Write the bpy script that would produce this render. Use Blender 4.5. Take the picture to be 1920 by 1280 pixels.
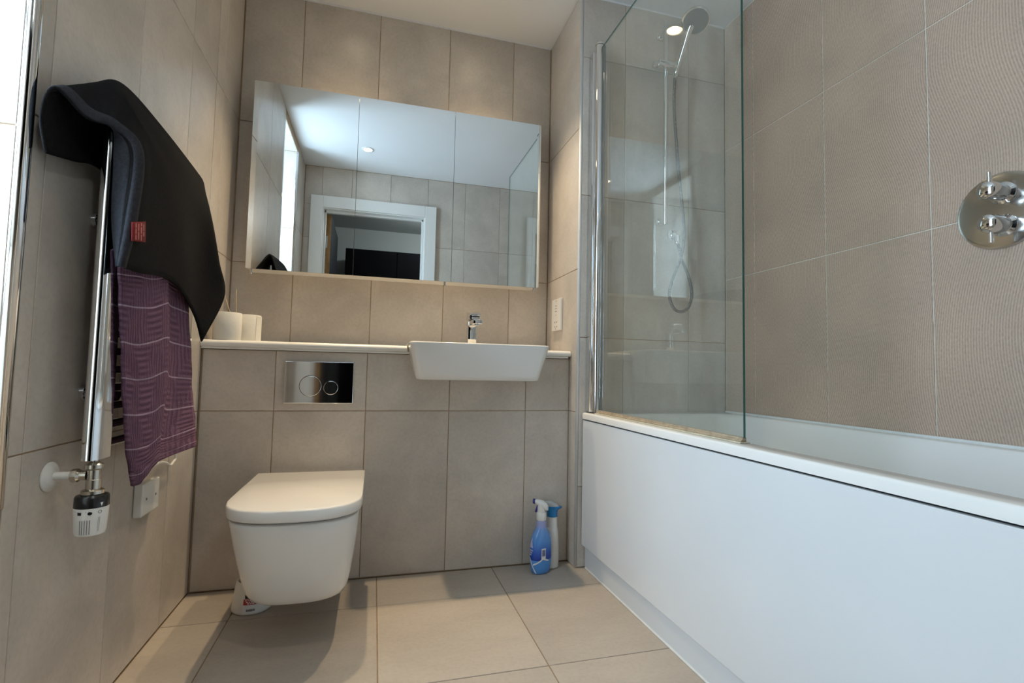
import bpy, bmesh, math, random
from mathutils import Vector, Matrix
random.seed(7)
PI = math.pi
scene = bpy.context.scene
for o in list(bpy.data.objects):
    bpy.data.objects.remove(o)
C = scene.collection

# ------------------------------------------------------------------ camera
cam = bpy.data.cameras.new('camera')
cam.sensor_width = 36.0
cam.lens = 934.0 / 1920.0 * 36.0
cam.clip_start = 0.02
camo = bpy.data.objects.new('camera', cam)
C.objects.link(camo)
Rt = Vector((0.96352, -0.2668, 0.02096)); Up = Vector((-0.03585, -0.05106, 0.99805)); Bk = Vector((-0.26521, -0.9624, -0.05877))
M = Matrix((Rt, Up, Bk)).transposed().to_4x4()
M.translation = Vector((0.5681, -1.9161, 0.7578))
camo.matrix_world = M
scene.camera = camo

# ------------------------------------------------------------------ view, world, daylight
scene.view_settings.view_transform = 'Standard'
scene.view_settings.look = 'None'
scene.view_settings.gamma = 1.0
scene.view_settings.use_curve_mapping = False
scene.view_settings.exposure = 0.38
world = bpy.data.worlds.new('world'); scene.world = world
world.use_nodes = True
bgn = world.node_tree.nodes['Background']
bgn.inputs[0].default_value = (0.62, 0.78, 1.0, 1)
bgn.inputs[1].default_value = 1.2

H = 2.324          # ceiling
D = 0.293          # upper back wall
XN, YN = 1.345, -0.077   # corner of the shower end wall
XR = 2.040         # right wall
YK = -1.80         # door wall
WY0, WY1, WZ0, WZ1 = -1.44, -0.925, 0.52, 2.27   # window recess

# daylight from the overcast sky just outside the window
la = bpy.data.lights.new('window_daylight', 'AREA')
la.shape = 'RECTANGLE'; la.size = 1.62; la.size_y = 0.36
la.energy = 29.0; la.color = (0.63, 0.82, 1.0); la.spread = math.radians(165)
lao = bpy.data.objects.new('window_daylight', la); C.objects.link(lao)
lao.location = (-0.445, (WY0 + WY1) / 2, (WZ0 + WZ1) / 2)
lao.rotation_euler = (0, -PI / 2, 0)
SPOT_W = 54.0
HALL_W = 16.0

# ------------------------------------------------------------------ material helpers
MATS = {}
def newmat(name):
    m = bpy.data.materials.new(name); m.use_nodes = True
    nt = m.node_tree; b = nt.nodes['Principled BSDF']
    MATS[name] = m
    return m, nt, b
def pmat(name, col, rough=0.5, metal=0.0, spec=0.5, coat=0.0, noise=0.0, nscale=30, bump=0.0, bscale=200):
    m, nt, b = newmat(name)
    b.inputs['Base Color'].default_value = (*col, 1); b.inputs['Roughness'].default_value = rough
    b.inputs['Metallic'].default_value = metal; b.inputs['Specular IOR Level'].default_value = spec
    b.inputs['Coat Weight'].default_value = coat
    tc = nt.nodes.new('ShaderNodeTexCoord')
    if noise:
        n = nt.nodes.new('ShaderNodeTexNoise'); n.inputs['Scale'].default_value = nscale; n.inputs['Detail'].default_value = 4
        nt.links.new(tc.outputs['Object'], n.inputs['Vector'])
        r = nt.nodes.new('ShaderNodeValToRGB')
        r.color_ramp.elements[0].position = .3; r.color_ramp.elements[1].position = .7
        r.color_ramp.elements[0].color = (*[c * (1 - noise) for c in col], 1)
        r.color_ramp.elements[1].color = (*[min(1, c * (1 + noise)) for c in col], 1)
        nt.links.new(n.outputs['Fac'], r.inputs['Fac']); nt.links.new(r.outputs['Color'], b.inputs['Base Color'])
    if bump:
        n2 = nt.nodes.new('ShaderNodeTexNoise'); n2.inputs['Scale'].default_value = bscale
        nt.links.new(tc.outputs['Object'], n2.inputs['Vector'])
        bp = nt.nodes.new('ShaderNodeBump'); bp.inputs['Strength'].default_value = bump; bp.inputs['Distance'].default_value = .002
        nt.links.new(n2.outputs['Fac'], bp.inputs['Height']); nt.links.new(bp.outputs['Normal'], b.inputs['Normal'])
    return m
def rgb(h):
    v = [int(h[i:i + 2], 16) / 255 for i in (0, 2, 4)]
    return tuple(c / 12.92 if c <= .04045 else ((c + .055) / 1.055) ** 2.4 for c in v)

def tile_mat(name, col, rough=0.32, vary=0.13, streak=(3, 3, 9), warm=0.0):
    """concrete look porcelain: clouds, faint darker streaks, a little per-tile variation"""
    m, nt, b = newmat(name)
    L = nt.links.new
    tc = nt.nodes.new('ShaderNodeTexCoord'); oi = nt.nodes.new('ShaderNodeObjectInfo')
    mp = nt.nodes.new('ShaderNodeVectorMath'); mp.operation = 'MULTIPLY_ADD'
    cmb = nt.nodes.new('ShaderNodeCombineXYZ')
    mu = nt.nodes.new('ShaderNodeMath'); mu.operation = 'MULTIPLY'; mu.inputs[1].default_value = 37.0
    L(oi.outputs['Random'], mu.inputs[0])
    for i in range(3): L(mu.outputs[0], cmb.inputs[i])
    L(tc.outputs['Object'], mp.inputs[0]); mp.inputs[1].default_value = streak; L(cmb.outputs[0], mp.inputs[2])
    n1 = nt.nodes.new('ShaderNodeTexNoise'); n1.inputs['Scale'].default_value = 1.6; n1.inputs['Detail'].default_value = 6; n1.inputs['Roughness'].default_value = .62
    n1.inputs['Distortion'].default_value = .4
    L(mp.outputs[0], n1.inputs['Vector'])
    n2 = nt.nodes.new('ShaderNodeTexNoise'); n2.inputs['Scale'].default_value = 90; n2.inputs['Detail'].default_value = 3
    L(tc.outputs['Object'], n2.inputs['Vector'])
    r = nt.nodes.new('ShaderNodeValToRGB')
    r.color_ramp.elements[0].position = .28; r.color_ramp.elements[1].position = .72
    r.color_ramp.elements[0].color = (*[c * (1 - vary * 1.3) for c in col], 1)
    r.color_ramp.elements[1].color = (*[c * (1 + vary) for c in col], 1)
    L(n1.outputs['Fac'], r.inputs['Fac'])
    mx = nt.nodes.new('ShaderNodeMix'); mx.data_type = 'RGBA'; mx.blend_type = 'MULTIPLY'; mx.inputs[0].default_value = 1
    r2 = nt.nodes.new('ShaderNodeValToRGB'); r2.color_ramp.elements[0].position = .35; r2.color_ramp.elements[1].position = .55
    r2.color_ramp.elements[0].color = (.94, .94, .94, 1); r2.color_ramp.elements[1].color = (1, 1, 1, 1)
    L(n2.outputs['Fac'], r2.inputs['Fac'])
    L(r.outputs['Color'], mx.inputs[6]); L(r2.outputs['Color'], mx.inputs[7])
    hs = nt.nodes.new('ShaderNodeHueSaturation')
    mr = nt.nodes.new('ShaderNodeMapRange'); mr.inputs['To Min'].default_value = .94; mr.inputs['To Max'].default_value = 1.06
    L(oi.outputs['Random'], mr.inputs['Value']); L(mr.outputs[0], hs.inputs['Value']); L(mx.outputs[2], hs.inputs['Color'])
    L(hs.outputs['Color'], b.inputs['Base Color'])
    b.inputs['Roughness'].default_value = rough
    bp = nt.nodes.new('ShaderNodeBump'); bp.inputs['Strength'].default_value = .06; bp.inputs['Distance'].default_value = .002
    L(n2.outputs['Fac'], bp.inputs['Height']); L(bp.outputs['Normal'], b.inputs['Normal'])
    return m
TILE = tile_mat('wall_tile', (0.60, 0.54, 0.475))
FTILE = tile_mat('floor_tile', (0.43, 0.38, 0.325), rough=.38, vary=.07, streak=(3, 8, 3))
GROUT = pmat('grout', (0.40, 0.28, 0.18), .9, noise=.15, nscale=25)
GROUT_PALE = pmat('grout_pale', (0.80, 0.75, 0.66), .9, noise=.1, nscale=25)
GROUT_FLOOR = pmat('grout_floor', (0.27, 0.19, 0.115), .9, noise=.2, nscale=25)

def decor_mat():
    """ribbed feature tile: fine vertical ridges that sway in slow waves, broken into dashes"""
    m, nt, b = newmat('ribbed_tile'); L = nt.links.new
    ge = nt.nodes.new('ShaderNodeNewGeometry'); sp = nt.nodes.new('ShaderNodeSeparateXYZ'); L(ge.outputs['Position'], sp.inputs[0])
    def math_(op, a, bv=None):
        n = nt.nodes.new('ShaderNodeMath'); n.operation = op
        for i, v in enumerate((a, bv)):
            if v is None: continue
            if isinstance(v, (int, float)): n.inputs[i].default_value = v
            else: L(v, n.inputs[i])
        return n.outputs[0]
    # sway of the ridge line along y as a function of z and y
    nz = nt.nodes.new('ShaderNodeTexNoise'); nz.inputs['Scale'].default_value = 1.7; nz.inputs['Detail'].default_value = 1
    L(ge.outputs['Position'], nz.inputs['Vector'])
    s1 = math_('SINE', math_('ADD', math_('MULTIPLY', sp.outputs['Z'], 7.5), math_('MULTIPLY', sp.outputs['Y'], 1.5)))
    sway = math_('ADD', math_('MULTIPLY', s1, .030), math_('MULTIPLY', nz.outputs['Fac'], .10))
    yy = math_('ADD', sp.outputs['Y'], sway)
    ridge = math_('SINE', math_('MULTIPLY', yy, 2 * PI / .0062))
    nd = nt.nodes.new('ShaderNodeTexNoise'); nd.inputs['Scale'].default_value = 1; nd.inputs['Detail'].default_value = 2
    cv = nt.nodes.new('ShaderNodeCombineXYZ'); L(math_('MULTIPLY', yy, 330), cv.inputs[0]); L(math_('MULTIPLY', sp.outputs['Z'], 120), cv.inputs[1])
    L(cv.outputs[0], nd.inputs['Vector'])
    nb = nt.nodes.new('ShaderNodeTexNoise'); nb.inputs['Scale'].default_value = 4; nb.inputs['Detail'].default_value = 5
    L(ge.outputs['Position'], nb.inputs['Vector'])
    h = math_('ADD', math_('MULTIPLY', ridge, .30), math_('MULTIPLY', nd.outputs['Fac'], 1.15))
    r = nt.nodes.new('ShaderNodeValToRGB')
    r.color_ramp.elements[0].position = .15; r.color_ramp.elements[1].position = .95
    r.color_ramp.elements[0].color = (.39, .285, .22, 1); r.color_ramp.elements[1].color = (.58, .445, .35, 1)
    L(h, r.inputs['Fac'])
    r2 = nt.nodes.new('ShaderNodeValToRGB'); r2.color_ramp.elements[0].position = .3; r2.color_ramp.elements[1].position = .7
    r2.color_ramp.elements[0].color = (.90, .89, .88, 1); r2.color_ramp.elements[1].color = (1.08, 1.05, 1.02, 1)
    L(nb.outputs['Fac'], r2.inputs['Fac'])
    mx = nt.nodes.new('ShaderNodeMix'); mx.data_type = 'RGBA'; mx.blend_type = 'MULTIPLY'; mx.inputs[0].default_value = 1
    L(r.outputs['Color'], mx.inputs[6]); L(r2.outputs['Color'], mx.inputs[7]); L(mx.outputs[2], b.inputs['Base Color'])
    bp = nt.nodes.new('ShaderNodeBump'); bp.inputs['Strength'].default_value = .22; bp.inputs['Distance'].default_value = .0015
    L(h, bp.inputs['Height']); L(bp.outputs['Normal'], b.inputs['Normal'])
    b.inputs['Roughness'].default_value = .42
    return m
DECOR = decor_mat()
PAINT = pmat('ceiling_paint', (0.80, 0.80, 0.80), .8, noise=.01, nscale=3)
CERAMIC = pmat('white_ceramic', (0.82, 0.81, 0.79), .08, coat=.3, noise=.01, nscale=2)
ACRYLIC = pmat('white_acrylic', (0.84, 0.815, 0.78), .16, noise=.012, nscale=3)
PANELW = pmat('white_gloss_panel', (0.73, 0.735, 0.74), .22, noise=.015, nscale=4)
PLASTICW = pmat('white_plastic', (0.78, 0.77, 0.74), .35, noise=.01, nscale=20)
WOODW = pmat('white_gloss_paint', (0.80, 0.79, 0.76), .3, noise=.012, nscale=8)
CHROME = pmat('chrome', (0.78, 0.79, 0.80), .06, metal=1.0, noise=.02, nscale=8)
CHROME_R = pmat('chrome_flat', (0.60, 0.60, 0.60), .16, metal=1.0, noise=.03, nscale=8)
MIRROR = pmat('mirror_silver', (0.86, 0.90, 0.91), .0, metal=1.0, noise=.004, nscale=2)
SATIN = pmat('satin_aluminium', (0.70, 0.70, 0.70), .45, metal=.3, noise=.03, nscale=10)
NICKEL = pmat('nickel_plate', (0.55, 0.51, 0.44), .25, metal=1.0, noise=.06, nscale=60)
BLACKP = pmat('black_plastic', (0.010, 0.010, 0.011), .25, noise=.1, nscale=40)
PAPER = pmat('tissue_paper', (0.78, 0.75, 0.68), .95, noise=.02, nscale=60, bump=.3, bscale=300)
RUBBER = pmat('grey_seal', (0.10, 0.10, 0.10), .6, noise=.1, nscale=40)
SEALC = pmat('stained_clear_seal', (0.36, 0.28, 0.19), .5, noise=.25, nscale=60)
SEALANT = pmat('stained_sealant', (0.55, 0.50, 0.38), .5, noise=.2, nscale=40)
SEALW = pmat('white_sealant', (0.72, 0.72, 0.70), .5, noise=.05, nscale=30)
DARK = pmat('gap_shade_black', (0.012, 0.012, 0.014), .9, noise=.1, nscale=10)  # near-black colour standing in for the shade inside narrow gaps
REED = pmat('reed_stick', (0.62, 0.50, 0.34), .8, noise=.15, nscale=60)
HALLP = pmat('hall_paint', (0.42, 0.45, 0.43), .85, noise=.02, nscale=3)
HALLD = pmat('hall_dark_panel', (0.004, 0.004, 0.005), .9, spec=.1, noise=.1, nscale=5)
LEAFD = pmat('dark_door_veneer', (0.016, 0.018, 0.022), .6, spec=.2, noise=.12, nscale=12)
LEAFE = pmat('oak_door_lipping', (0.33, 0.18, 0.06), .5, noise=.25, nscale=18)
CARPET = pmat('hall_carpet', (0.12, 0.11, 0.10), .95, noise=.2, nscale=90)
WHITEPRINT = pmat('white_print', (0.80, 0.82, 0.84), .5, noise=.01, nscale=40)
GREYPRINT = pmat('grey_print', (0.16, 0.16, 0.18), .5, noise=.05, nscale=40)
BLUE_D = pmat('deep_blue_print', (0.020, 0.035, 0.24), .3, noise=.1, nscale=30)
LILAC = pmat('lilac_print', (0.46, 0.50, 0.74), .35, noise=.08, nscale=30)
REDP = pmat('red_print', (0.42, 0.015, 0.018), .5, noise=.06, nscale=30)
NAVYP = pmat('navy_print', (0.010, 0.011, 0.020), .5, noise=.05, nscale=30)
TRIG_B = pmat('violet_blue_plastic', (0.045, 0.035, 0.26), .3, noise=.05, nscale=30)
CYANP = pmat('cyan_blue_plastic', (0.012, 0.21, 0.52), .28, noise=.06, nscale=30)
CLEARCAP = pmat('cloudy_clear_plastic', (0.45, 0.47, 0.49), .2, noise=.06, nscale=60)
FELT = pmat('black_fleece', (0.0075, 0.0072, 0.0078), .95, spec=.15, noise=.25, nscale=120, bump=.5, bscale=500)
HEM = pmat('slate_hem_binding', (0.022, 0.023, 0.029), .8, spec=.2, noise=.25, nscale=160, bump=.5, bscale=400)

def blue_bottle_mat():
    m, nt, b = newmat('blue_bottle_print'); L = nt.links.new
    tc = nt.nodes.new('ShaderNodeTexCoord'); sp = nt.nodes.new('ShaderNodeSeparateXYZ'); L(tc.outputs['Object'], sp.inputs[0])
    r = nt.nodes.new('ShaderNodeValToRGB'); cr = r.color_ramp
    mr = nt.nodes.new('ShaderNodeMapRange'); mr.inputs['From Min'].default_value = 0; mr.inputs['From Max'].default_value = .20
    L(sp.outputs['Z'], mr.inputs['Value']); L(mr.outputs[0], r.inputs['Fac'])
    cr.elements[0].position = 0; cr.elements[0].color = (.09, .30, .74, 1)
    cr.elements[1].position = 1; cr.elements[1].color = (.42, .44, .70, 1)
    for p, c in ((.26, (.10, .33, .78)), (.27, (.02, .055, .38)), (.42, (.03, .13, .58)), (.60, (.10, .30, .72)), (.80, (.16, .34, .72)), (.88, (.33, .38, .70))):
        e = cr.elements.new(p); e.color = (*c, 1)
    L(r.outputs['Color'], b.inputs['Base Color']); b.inputs['Roughness'].default_value = .18
    return m
BLUEB = blue_bottle_mat()

def purple_mat():
    m, nt, b = newmat('purple_terry'); L = nt.links.new
    uv = nt.nodes.new('ShaderNodeUVMap'); uv.uv_map = 'uv'
    sp = nt.nodes.new('ShaderNodeSeparateXYZ'); L(uv.outputs[0], sp.inputs[0])
    def math_(op, a, bv=None):
        n = nt.nodes.new('ShaderNodeMath'); n.operation = op
        for i, v in enumerate((a, bv)):
            if v is None: continue
            if isinstance(v, (int, float)): n.inputs[i].default_value = v
            else: L(v, n.inputs[i])
        return n.outputs[0]
    # rows of pile that switch between upright and lying in blocks
    ns = nt.nodes.new('ShaderNodeTexNoise'); ns.inputs['Scale'].default_value = 1.0; ns.inputs['Detail'].default_value = 3
    mp = nt.nodes.new('ShaderNodeVectorMath'); mp.operation = 'MULTIPLY'; mp.inputs[1].default_value = (46, 14, 1); L(uv.outputs[0], mp.inputs[0])
    L(mp.outputs[0], ns.inputs['Vector'])
    rib = math_('SINE', math_('ADD', math_('MULTIPLY', sp.outputs['X'], 2 * PI * 30), math_('MULTIPLY', ns.outputs['Fac'], 7)))
    band = math_('SINE', math_('MULTIPLY', sp.outputs['Y'], 2 * PI * 42))
    nb = nt.nodes.new('ShaderNodeTexNoise'); nb.inputs['Scale'].default_value = 5; nb.inputs['Detail'].default_value = 1
    L(uv.outputs[0], nb.inputs['Vector'])
    sel = nt.nodes.new('ShaderNodeMapRange'); sel.inputs['From Min'].default_value = .45; sel.inputs['From Max'].default_value = .58; L(nb.outputs['Fac'], sel.inputs['Value'])
    mixh = nt.nodes.new('ShaderNodeMix'); mixh.data_type = 'FLOAT'
    L(sel.outputs[0], mixh.inputs[0]); L(rib, mixh.inputs[2]); L(band, mixh.inputs[3])
    fine = nt.nodes.new('ShaderNodeTexNoise'); fine.inputs['Scale'].default_value = 140; L(uv.outputs[0], fine.inputs['Vector'])
    h = math_('ADD', math_('MULTIPLY', mixh.outputs[0], .45), fine.outputs['Fac'])
    r = nt.nodes.new('ShaderNodeValToRGB')
    r.color_ramp.elements[0].position = .0; r.color_ramp.elements[1].position = 1.0
    r.color_ramp.elements[0].color = (.118, .060, .100, 1); r.color_ramp.elements[1].color = (.200, .112, .168, 1)
    L(h, r.inputs['Fac'])
    # thin pale woven lines across the towel
    fr = math_('FRACT', math_('ADD', math_('MULTIPLY', sp.outputs['Y'], 7.4), .53))
    st = math_('LESS_THAN', math_('ABSOLUTE', math_('SUBTRACT', fr, .5)), .022)
    mx = nt.nodes.new('ShaderNodeMix'); mx.data_type = 'RGBA'; L(math_('MULTIPLY', st, .8), mx.inputs[0]); L(r.outputs['Color'], mx.inputs[6])
    mx.inputs[7].default_value = (.42, .33, .42, 1)
    L(mx.outputs[2], b.inputs['Base Color'])
    b.inputs['Roughness'].default_value = .95; b.inputs['Specular IOR Level'].default_value = .1
    bp = nt.nodes.new('ShaderNodeBump'); bp.inputs['Strength'].default_value = .8; bp.inputs['Distance'].default_value = .003
    L(h, bp.inputs['Height']); L(bp.outputs['Normal'], b.inputs['Normal'])
    return m
PURPLE = purple_mat()

def glass_mat(name, tint, film=0.0):
    """clear sheet: Schlick reflection over transmission, with a faint limescale film"""
    m = bpy.data.materials.new(name); m.use_nodes = True; nt = m.node_tree; nt.nodes.clear(); L = nt.links.new
    out = nt.nodes.new('ShaderNodeOutputMaterial'); lw = nt.nodes.new('ShaderNodeLayerWeight'); lw.inputs[0].default_value = .5
    pw = nt.nodes.new('ShaderNodeMath'); pw.operation = 'POWER'; pw.inputs[1].default_value = 5; L(lw.outputs['Facing'], pw.inputs[0])
    ma = nt.nodes.new('ShaderNodeMath'); ma.operation = 'MULTIPLY_ADD'; ma.inputs[1].default_value = .95; ma.inputs[2].default_value = .05; L(pw.outputs[0], ma.inputs[0])
    tr = nt.nodes.new('ShaderNodeBsdfTransparent'); tr.inputs[0].default_value = (*tint, 1)
    gl = nt.nodes.new('ShaderNodeBsdfGlossy'); gl.inputs['Roughness'].default_value = 0.0; gl.inputs[0].default_value = (1, 1, 1, 1)
    mx = nt.nodes.new('ShaderNodeMixShader'); L(ma.outputs[0], mx.inputs[0]); L(tr.outputs[0], mx.inputs[1]); L(gl.outputs[0], mx.inputs[2])
    last = mx.outputs[0]
    if film:
        tc = nt.nodes.new('ShaderNodeTexCoord')
        vm = nt.nodes.new('ShaderNodeVectorMath'); vm.operation = 'MULTIPLY'; vm.inputs[1].default_value = (1, 9, 1.4); L(tc.outputs['Object'], vm.inputs[0])
        n = nt.nodes.new('ShaderNodeTexNoise'); n.inputs['Scale'].default_value = 2.2; n.inputs['Detail'].default_value = 6; n.inputs['Roughness'].default_value = .7
        L(vm.outputs[0], n.inputs['Vector'])
        n2 = nt.nodes.new('ShaderNodeTexNoise'); n2.inputs['Scale'].default_value = 170; L(tc.outputs['Object'], n2.inputs['Vector'])
        mr = nt.nodes.new('ShaderNodeMapRange'); mr.inputs['From Min'].default_value = .35; mr.inputs['From Max'].default_value = .8
        mr.inputs['To Min'].default_value = film * .6; mr.inputs['To Max'].default_value = film * 2.2; L(n.outputs['Fac'], mr.inputs['Value'])
        m2 = nt.nodes.new('ShaderNodeMath'); m2.operation = 'MULTIPLY'; L(mr.outputs[0], m2.inputs[0]); 
        mr2 = nt.nodes.new('ShaderNodeMapRange'); mr2.inputs['To Min'].default_value = .5; mr2.inputs['To Max'].default_value = 1.5; L(n2.outputs['Fac'], mr2.inputs['Value'])
        L(mr2.outputs[0], m2.inputs[1])
        df = nt.nodes.new('ShaderNodeBsdfDiffuse'); df.inputs[0].default_value = (.70, .72, .68, 1)
        mx2 = nt.nodes.new('ShaderNodeMixShader'); L(m2.outputs[0], mx2.inputs[0]); L(last, mx2.inputs[1]); L(df.outputs[0], mx2.inputs[2]); last = mx2.outputs[0]
    L(last, out.inputs[0]); MATS[name] = m
    return m
GLASS = glass_mat('screen_glass', (.955, .975, .955), film=.034)
WINGLASS = glass_mat('window_glass', (.95, .97, .97))
GLASSEDGE = pmat('green_glass_edge', (.03, .13, .11), .15, noise=.05, nscale=20)
def emit(name, col, s):
    m, nt, b = newmat(name)
    b.inputs['Base Color'].default_value = (1, 1, 1, 1)
    b.inputs['Emission Color'].default_value = (*col, 1); b.inputs['Emission Strength'].default_value = s
    return m
LAMP = emit('warm_lamp', (1.0, .80, .52), 14.0)

# ------------------------------------------------------------------ mesh helpers (all take world coordinates)
def tag(o, label=None, cat=None, group=None, kind=None):
    if label: o['label'] = label
    if cat: o['category'] = cat
    if group: o['group'] = group
    if kind: o['kind'] = kind
    return o
def thing(name, label, cat, loc, group=None):
    o = bpy.data.objects.new(name, None); o.empty_display_size = .05
    C.objects.link(o); o.location = loc
    return tag(o, label, cat, group)
def root_of(o):
    while o.parent: o = o.parent
    return o
def put(name, bm, mat, parent=None, smooth=False, label=None, loc=None, angle=40):
    """link bm (world coordinates) as one mesh object; its origin is the thing's base"""
    org = Vector(root_of(parent).location) if parent else Vector(loc or (0, 0, 0))
    bmesh.ops.recalc_face_normals(bm, faces=bm.faces[:])
    bm.transform(Matrix.Translation(-org))
    me = bpy.data.meshes.new(name); bm.to_mesh(me); bm.free()
    if smooth:
        me.shade_smooth()
        try: me.set_sharp_from_angle(angle=math.radians(angle))
        except Exception: pass
    for mm in (mat if isinstance(mat, (list, tuple)) else [mat]): me.materials.append(mm)
    o = bpy.data.objects.new(name, me); C.objects.link(o)
    if parent: o.parent = parent
    else: o.location = org
    if label: o['label'] = label
    return o
def B(): return bmesh.new()
def box(bm, x0, x1, y0, y1, z0, z1, bev=0.0, seg=2):
    r = bmesh.ops.create_cube(bm, size=1.0)
    vs = r['verts']
    for v in vs:
        v.co = Vector((x0 + (v.co.x + .5) * (x1 - x0), y0 + (v.co.y + .5) * (y1 - y0), z0 + (v.co.z + .5) * (z1 - z0)))
    if bev:
        es = list({e for v in vs for e in v.link_edges})
        bmesh.ops.bevel(bm, geom=es, offset=bev, segments=seg, profile=.5, affect='EDGES')
    return bm
def frame_axes(d):
    d = Vector(d).normalized()
    a = Vector((0, 0, 1)) if abs(d.z) < .9 else Vector((1, 0, 0))
    u = d.cross(a).normalized(); v = d.cross(u).normalized()
    return d, u, v
def lathe(bm, base, axis, prof, n=28, sx=1.0, sy=1.0, u=None, cap=True):
    """prof: list of (radius, height along axis)"""
    d, uu, vv = frame_axes(axis)
    if u is not None:
        uu = Vector(u).normalized(); vv = d.cross(uu)
    base = Vector(base); rings = []
    for r, h in prof:
        rings.append([bm.verts.new(base + d * h + (uu * math.cos(2 * PI * k / n) * sx + vv * math.sin(2 * PI * k / n) * sy) * r) for k in range(n)])
    for a, b in zip(rings, rings[1:]):
        for k in range(n): bm.faces.new((a[k], a[(k + 1) % n], b[(k + 1) % n], b[k]))
    if cap:
        bm.faces.new(rings[0]); bm.faces.new(rings[-1])
    return bm
def loft(bm, rings, close=True, cap0=True, cap1=True):
    R = [[bm.verts.new(Vector(p)) for p in r] for r in rings]
    n = len(R[0])
    for a, b in zip(R, R[1:]):
        for k in range(n if close else n - 1): bm.faces.new((a[k], a[(k + 1) % n], b[(k + 1) % n], b[k]))
    if cap0: bm.faces.new(R[0])
    if cap1: bm.faces.new(R[-1])
    return bm
def catmull(pts, n):
    pts = [Vector(p) for p in pts]; out = []
    for i in range(len(pts) - 1):
        p0 = pts[i - 1] if i else pts[0] * 2 - pts[1]; p1, p2 = pts[i], pts[i + 1]
        p3 = pts[i + 2] if i + 2 < len(pts) else pts[-1] * 2 - pts[-2]
        for k in range(n):
            t = k / n
            out.append(.5 * ((2 * p1) + (p2 - p0) * t + (2 * p0 - 5 * p1 + 4 * p2 - p3) * t * t + (3 * p1 - p0 - 3 * p2 + p3) * t ** 3))
    out.append(pts[-1]); return out
def tube(bm, pts, r, n=10, smooth=0, rad=None):
    pts = catmull(pts, smooth) if smooth else [Vector(p) for p in pts]
    prev = None; rings = []
    for i, p in enumerate(pts):
        d = (pts[min(i + 1, len(pts) - 1)] - pts[max(i - 1, 0)]).normalized()
        if prev is None: _, u, _ = frame_axes(d)
        else: u = (prev - d * prev.dot(d)).normalized()
        prev = u; v = d.cross(u); rr = rad(i / max(1, len(pts) - 1)) if rad else r
        rings.append([p + (u * math.cos(2 * PI * k / n) + v * math.sin(2 * PI * k / n)) * rr for k in range(n)])
    return loft(bm, rings)
def rrect(cx, cy, hx, hy, r, n=6):
    """rounded rectangle outline in xy"""
    pts = []
    for sx, sy, a0 in ((1, 1, 0), (-1, 1, PI / 2), (-1, -1, PI), (1, -1, 3 * PI / 2)):
        for k in range(n + 1):
            a = a0 + PI / 2 * k / n
            pts.append((cx + sx * (hx - r) + r * math.cos(a), cy + sy * (hy - r) + r * math.sin(a)))
    return pts
def prism(bm, outline, fn, a, b):
    """outline 2-D points; fn(p, t) -> 3-D; from t=a to t=b"""
    return loft(bm, [[fn(p, a) for p in outline], [fn(p, b) for p in outline]])

# ------------------------------------------------------------------ the tiled shell
TCACHE = {}
def tile_mesh(w, h, mat, t=.005):
    key = (round(w, 4), round(h, 4), mat.name)
    if key in TCACHE: return TCACHE[key]
    bm = B(); c = .0009
    def ring(i, z): return [(-w / 2 + i, -h / 2 + i, z), (w / 2 - i, -h / 2 + i, z), (w / 2 - i, h / 2 - i, z), (-w / 2 + i, h / 2 - i, z)]
    loft(bm, [ring(0, -t), ring(0, -c), ring(c, 0)])
    bmesh.ops.recalc_face_normals(bm, faces=bm.faces[:])
    me = bpy.data.meshes.new('tile'); bm.to_mesh(me); bm.free(); me.materials.append(mat)
    TCACHE[key] = me; return me
def tiles(parent, origin, ua, va, us, vs, mat, skip=None, gap=.0028):
    """one object per tile; tile faces lie in the plane origin + u*ua + v*va, normal ua x va"""
    ua, va = Vector(ua), Vector(va); nn = ua.cross(va); O = Vector(origin)
    rot = Matrix((ua, va, nn)).transposed().to_4x4()
    for i in range(len(us) - 1):
        for j in range(len(vs) - 1):
            u0, u1, v0, v1 = us[i], us[i + 1], vs[j], vs[j + 1]
            if skip and skip((u0 + u1) / 2, (v0 + v1) / 2): continue
            w, h = u1 - u0 - gap, v1 - v0 - gap
            if w < .004 or h < .004: continue
            o = bpy.data.objects.new('tile', tile_mesh(w, h, mat)); C.objects.link(o)
            o.parent = parent
            m = rot.copy(); m.translation = O + ua * ((u0 + u1) / 2) + va * ((v0 + v1) / 2) + nn * (random.random() * .0004)
            o.matrix_local = Matrix.Translation(-Vector(parent.location)) @ m
def struct(name, bm, mat):
    o = put(name, bm, mat); o['kind'] = 'structure'; return o
G = .0022   # grout sits this far behind the tile faces
ZJ = [0.6, 1.174, 1.757]

# floor
bm = B(); box(bm, -.46, XR + .1, YK - .1195, D + .1, -.08, -G); floor = struct('floor', bm, GROUT_FLOOR)
FX = [0.0, .176, .604, 1.0316, 1.42]
FY = [YK, -1.526, -1.093, -.660, -.2268, -.003]
tiles(floor, (0, 0, 0), (1, 0, 0), (0, 1, 0), FX, FY, FTILE, gap=.0028)
# ceiling
bm = B(); box(bm, -.46, XR + .1, YK - .119, D + .1, H, H + .08); ceiling = struct('ceiling', bm, PAINT)
# lower back wall: boxed-in cistern wall below the shelf
bm = B(); box(bm, 0.0, XN, G, D - .002, 0.0, .81); wlow = struct('wall_back_lower', bm, GROUT)
LX = [.004, .234, .5437, .8509, 1.1569, XN - .003]
tiles(wlow, (0, 0, 0), (1, 0, 0), (0, 0, 1), LX, [.002, .6, .812], TILE)
# upper back wall
bm = B(); box(bm, -.1, XN + .1, D + G, D + .1, .79, H); wback = struct('wall_back', bm, GROUT)
UX = [.003, .2315, .544, .8537, 1.1573, XN - .002]
tiles(wback, (0, D, 0), (1, 0, 0), (0, 0, 1), UX, [.82, 1.174, 1.757, H - .004], TILE)
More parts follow.
